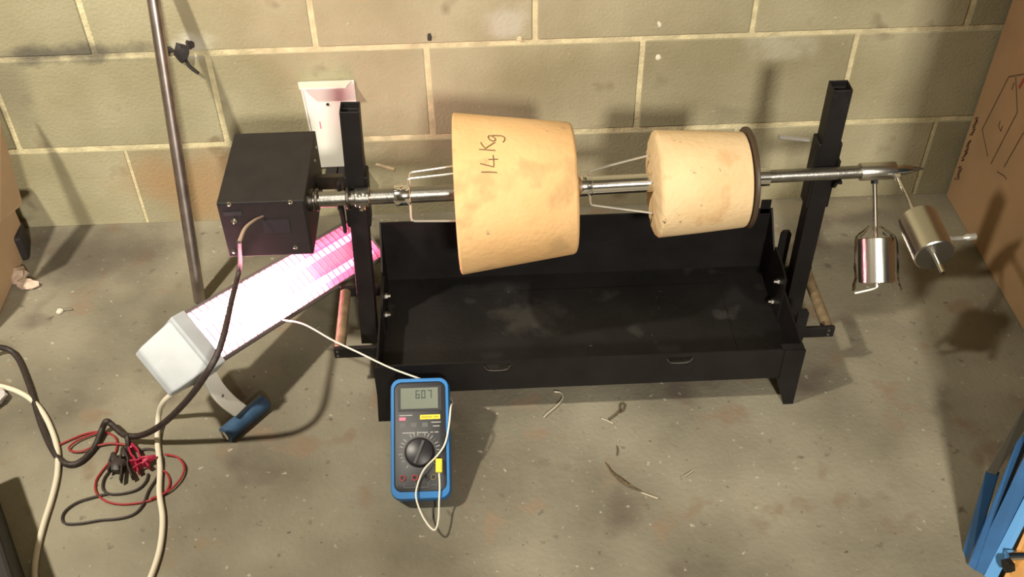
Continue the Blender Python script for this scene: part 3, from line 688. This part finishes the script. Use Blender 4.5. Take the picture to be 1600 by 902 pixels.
# ------------------------------------------------------------------ cardboard
cb = thing('cardboard_box', (1.2, -.37, 0), 'tall brown printed cardboard box standing at the right edge by the wall', 'box')
XC = .866
def cardbox(par, x0, x1, y0, y1, z0, z1, m):
    obj('carton', box(B(), x0, x1, y0, y1, z0, z1), m, par, bevel=.004)
cardbox(cb, XC, 1.5, -.72, -.008, 0, 1.15, CARD)
def cline(bm, pts, wd):
    P = [onX(px, py, XC-.0004) for px, py in pts]
    for a, b in zip(P, P[1:]):
        d = (b-a).normalized(); q = V((1, 0, 0)).cross(d)*wd
        prism(bm, [a-q, b-q, b+q, a+q], (-.0003, 0, 0))
Q = lambda L: [(1470+a*130/533, 100+b*220/902) for a, b in L]
bm = B()
for L in ([(530, 65), (435, 82), (265, 420), (300, 590)], [(480, 85), (490, 310), (320, 640)], [(530, 440), (405, 660)], [(380, 365), (370, 400), (385, 430), (395, 395)], [(360, 690), (410, 720), (420, 740)], [(470, 120), (455, 165)]): cline(bm, Q(L), .0011)
pr_ = obj('printed_drawing', bm, CPRINT, cb); pr_['label'] = 'faint printed line drawing'
bm = B(); rr = random.Random(2)
A0, A1 = (100, 740), (228, 352)
for i in range(27):
    if i in (6, 7, 17, 18): continue
    f = i/26; f2 = f+.022
    for k in range(2):
        o = rr.uniform(-10, 8)
        cline(bm, Q([(A0[0]+(A1[0]-A0[0])*f+o-4, A0[1]+(A1[1]-A0[1])*f), (A0[0]+(A1[0]-A0[0])*f2+o+5+rr.uniform(0, 6), A0[1]+(A1[1]-A0[1])*f2)]), .0013)
obj('printed_text', bm, CPRINT, cb)
bm = B(); cline(bm, Q([(500, 155), (533, 95)]), .003); obj('red_print', bm, mat('cardboard_red', (.28, .05, .03), .8), cb)
cl = thing('cardboard_carton', (-1.2, -.17, 0), 'open brown carton with a bent flap at the left edge by the wall', 'box')
obj('carton', box(B(), -1.45, -1.022, -.33, -.06, 0, .20), CARDL, cl, bevel=.004)
fl = [onY(-40, 130, -.10), onY(0, 188, -.10), onY(35, 317, -.13), onY(30, 324, -.15), onY(0, 347, -.22), onY(-40, 380, -.25)]
f0 = obj('flap', prism(B(), fl, (-.004, .002, .003)), CARDL, cl); f0['label'] = 'folded-out pale flap'
p0 = onZ(31, 377, .03)
tag(obj('rubber_wedge', box(B(), -.012, .012, -.03, .03, -.029, .030, Matrix.Translation(p0) @ Matrix.Rotation(.25, 4, 'Z')), RUB, None, bevel=.006), 'black rubber wedge on the floor between carton and wall', 'wedge')
# ------------------------------------------------------------------ litter on the floor
def crumple(px, py, rx, ry, rz, seed, label):
    c = onZ(px, py, rz*.7); return tag(obj('crumpled_paper', lump(B(), c, rx, ry, rz, .3, seed), PAPER, None), label, 'paper')
crumple(30, 430, .018, .022, .012, 21, 'crumpled pinkish paper scrap beside the carton')
crumple(45, 444, .018, .012, .010, 22, 'torn paper scrap lying in front of the crumpled one')
c = onZ(93, 487, .004)
sc_ = thing('wall_screw', (c.x, c.y, 0), 'small bright screw with plug lying on the floor left of the pole', 'screw')
obj('plug', lump(B(), c, .006, .007, .005, .2, 31), CHALK, sc_, True)
obj('shank', rod(B(), c+V((.004, .004, 0)), c+V((.022, .006, 0)), .0016, 6), GREYR, sc_)
def scrap(name, pts, r, m, label, cat='wire', z=.003):
    return tag(obj(name, tube(B(), [onZ(x, y, z) for x, y in pts], r, 6), m, None, True), label, cat)
scrap('wire_offcut', [(866, 612), (876, 614), (879, 622), (870, 634), (856, 646), (850, 652)], .0016, BARE, 'pale hooked wire offcut just under the front panel')
tw_ = thing('leaf_stalk', onZ(985, 752), 'dark dry stalk with a bright bare tip on the floor right of the multimeter', 'twig')
obj('stalk', tube(B(), [onZ(x, y, .004) for x, y in ((947, 724), (957, 739), (970, 750), (983, 759), (1003, 769))], lambda s: .0012+.0035*(math.sin(s*3.1)**2)*(.4+.6*s), 7), TWIG, tw_, True)
obj('tip', tube(B(), [onZ(x, y, .003) for x, y in ((984, 757), (1000, 768), (1008, 772), (1028, 779))], .0011, 6), BARE, tw_, True)
cw = thing('wire_curl', onZ(968, 640), 'small dark wire curl with a pale end below the front panel middle', 'wire')
obj('curl', tube(B(), [onZ(x, y, .003) for x, y in ((951, 656), (962, 648), (968, 641), (969, 632), (976, 631), (974, 640), (968, 645))], .0013, 6), TWIG, cw, True)
obj('end', tube(B(), [onZ(x, y, .003) for x, y in ((940, 654), (950, 658), (958, 662))], .001, 6), BARE, cw, True)
scrap('wire_sliver', [(964, 697), (965, 704), (964, 712)], .0008, TWIG, 'tiny dark wire sliver on the floor above the dry stalk')
scrap('metal_sliver', [(1070, 744), (1076, 740), (1082, 736)], .0008, BARE, 'tiny bright sliver on the floor right of the dry stalk', 'sliver')
bl = B()
# dark case at the lower left corner
k0, k1 = onZ(0, 782), onZ(40, 902)
d = (k1-k0).normalized(); nrm = V((d.y, -d.x, 0)); nrm = -nrm if nrm.x > 0 else nrm
a0, a1 = k0-d*.02, k1+d*.25
prism(bl, [a0, a1, a1+nrm*.4, a0+nrm*.4], (0, 0, .12))
tag(obj('black_case', bl, RUB, None, bevel=.006), 'black case standing in the lower left corner', 'case')
# plastic sheet bit at left edge
c = onZ(-4, 622, .012); tag(obj('plastic_scrap', lump(B(), c, .014, .02, .011, .25, 41, 2), mat('milky', (.55, .5, .5), .2), None), 'milky plastic scrap at the left edge above the white cable', 'plastic')

# ------------------------------------------------------------------ blue machine, lower right
bmch = thing('blue_machine', onZ(1560, 893), 'blue steel machine leg with grey rail in the lower right corner', 'machine')
def leg_sheet(name, base, top, z1, m, z0=0.0, th=.003):
    # base: two floor pixels, top: two pixels taken at height z1
    a, b = [onZ(*p, z0) for p in base]; c, d_ = [onZ(*p, z1) for p in top]
    nn = (b-a).cross(c-a).normalized()*th
    return obj(name, loft(B(), [[a, b, d_, c], [a+nn, b+nn, d_+nn, c+nn]]), m, bmch)
HZ = .22
leg_sheet('outer_flange', [(1507, 862), (1519, 884)], [(1543, 736), (1562, 738)], .10, BLUEM)
leg_sheet('grey_rail', [(1541, 737), (1556, 741)], [(1602, 632), (1625, 632)], .20, GREYR, .098)
leg_sheet('inner_web', [(1514, 882), (1524, 890)], [(1590, 690), (1622, 655)], .20, BLUEM, .004)
leg_sheet('seam', [(1513, 880), (1516, 884)], [(1592, 706), (1594, 708)], .155, WOOD, .002)
leg_sheet('front_web', [(1518, 886), (1541, 899)], [(1612, 690), (1672, 690)], .20, BLUEM)
leg_sheet('front_edge', [(1538, 899), (1556, 908)], [(1632, 716), (1650, 722)], .18, BLUEL)
leg_sheet('orange_panel', [(1560, 920), (1620, 940)], [(1650, 720), (1700, 760)], .17, ORG)
c = onZ(1592, 868, .05)
bb_ = obj('bolt', rod(B(), c+V((-.018, 0, 0)), c+V((.03, .0, 0)), .008, 14), CHROME, bmch, True)
obj('bolt_nut', lathe(B(), c+V((-.016, -.012, -.004)), V((-1, -.3, 0)), [(0, .011), (.008, .011), (.009, .008)], 6), DARKST, bmch)
obj('machine_body', box(B(), .625, 1.3, -1.35, -.86, .30, 1.15), BLUEM, bmch, bevel=.01)
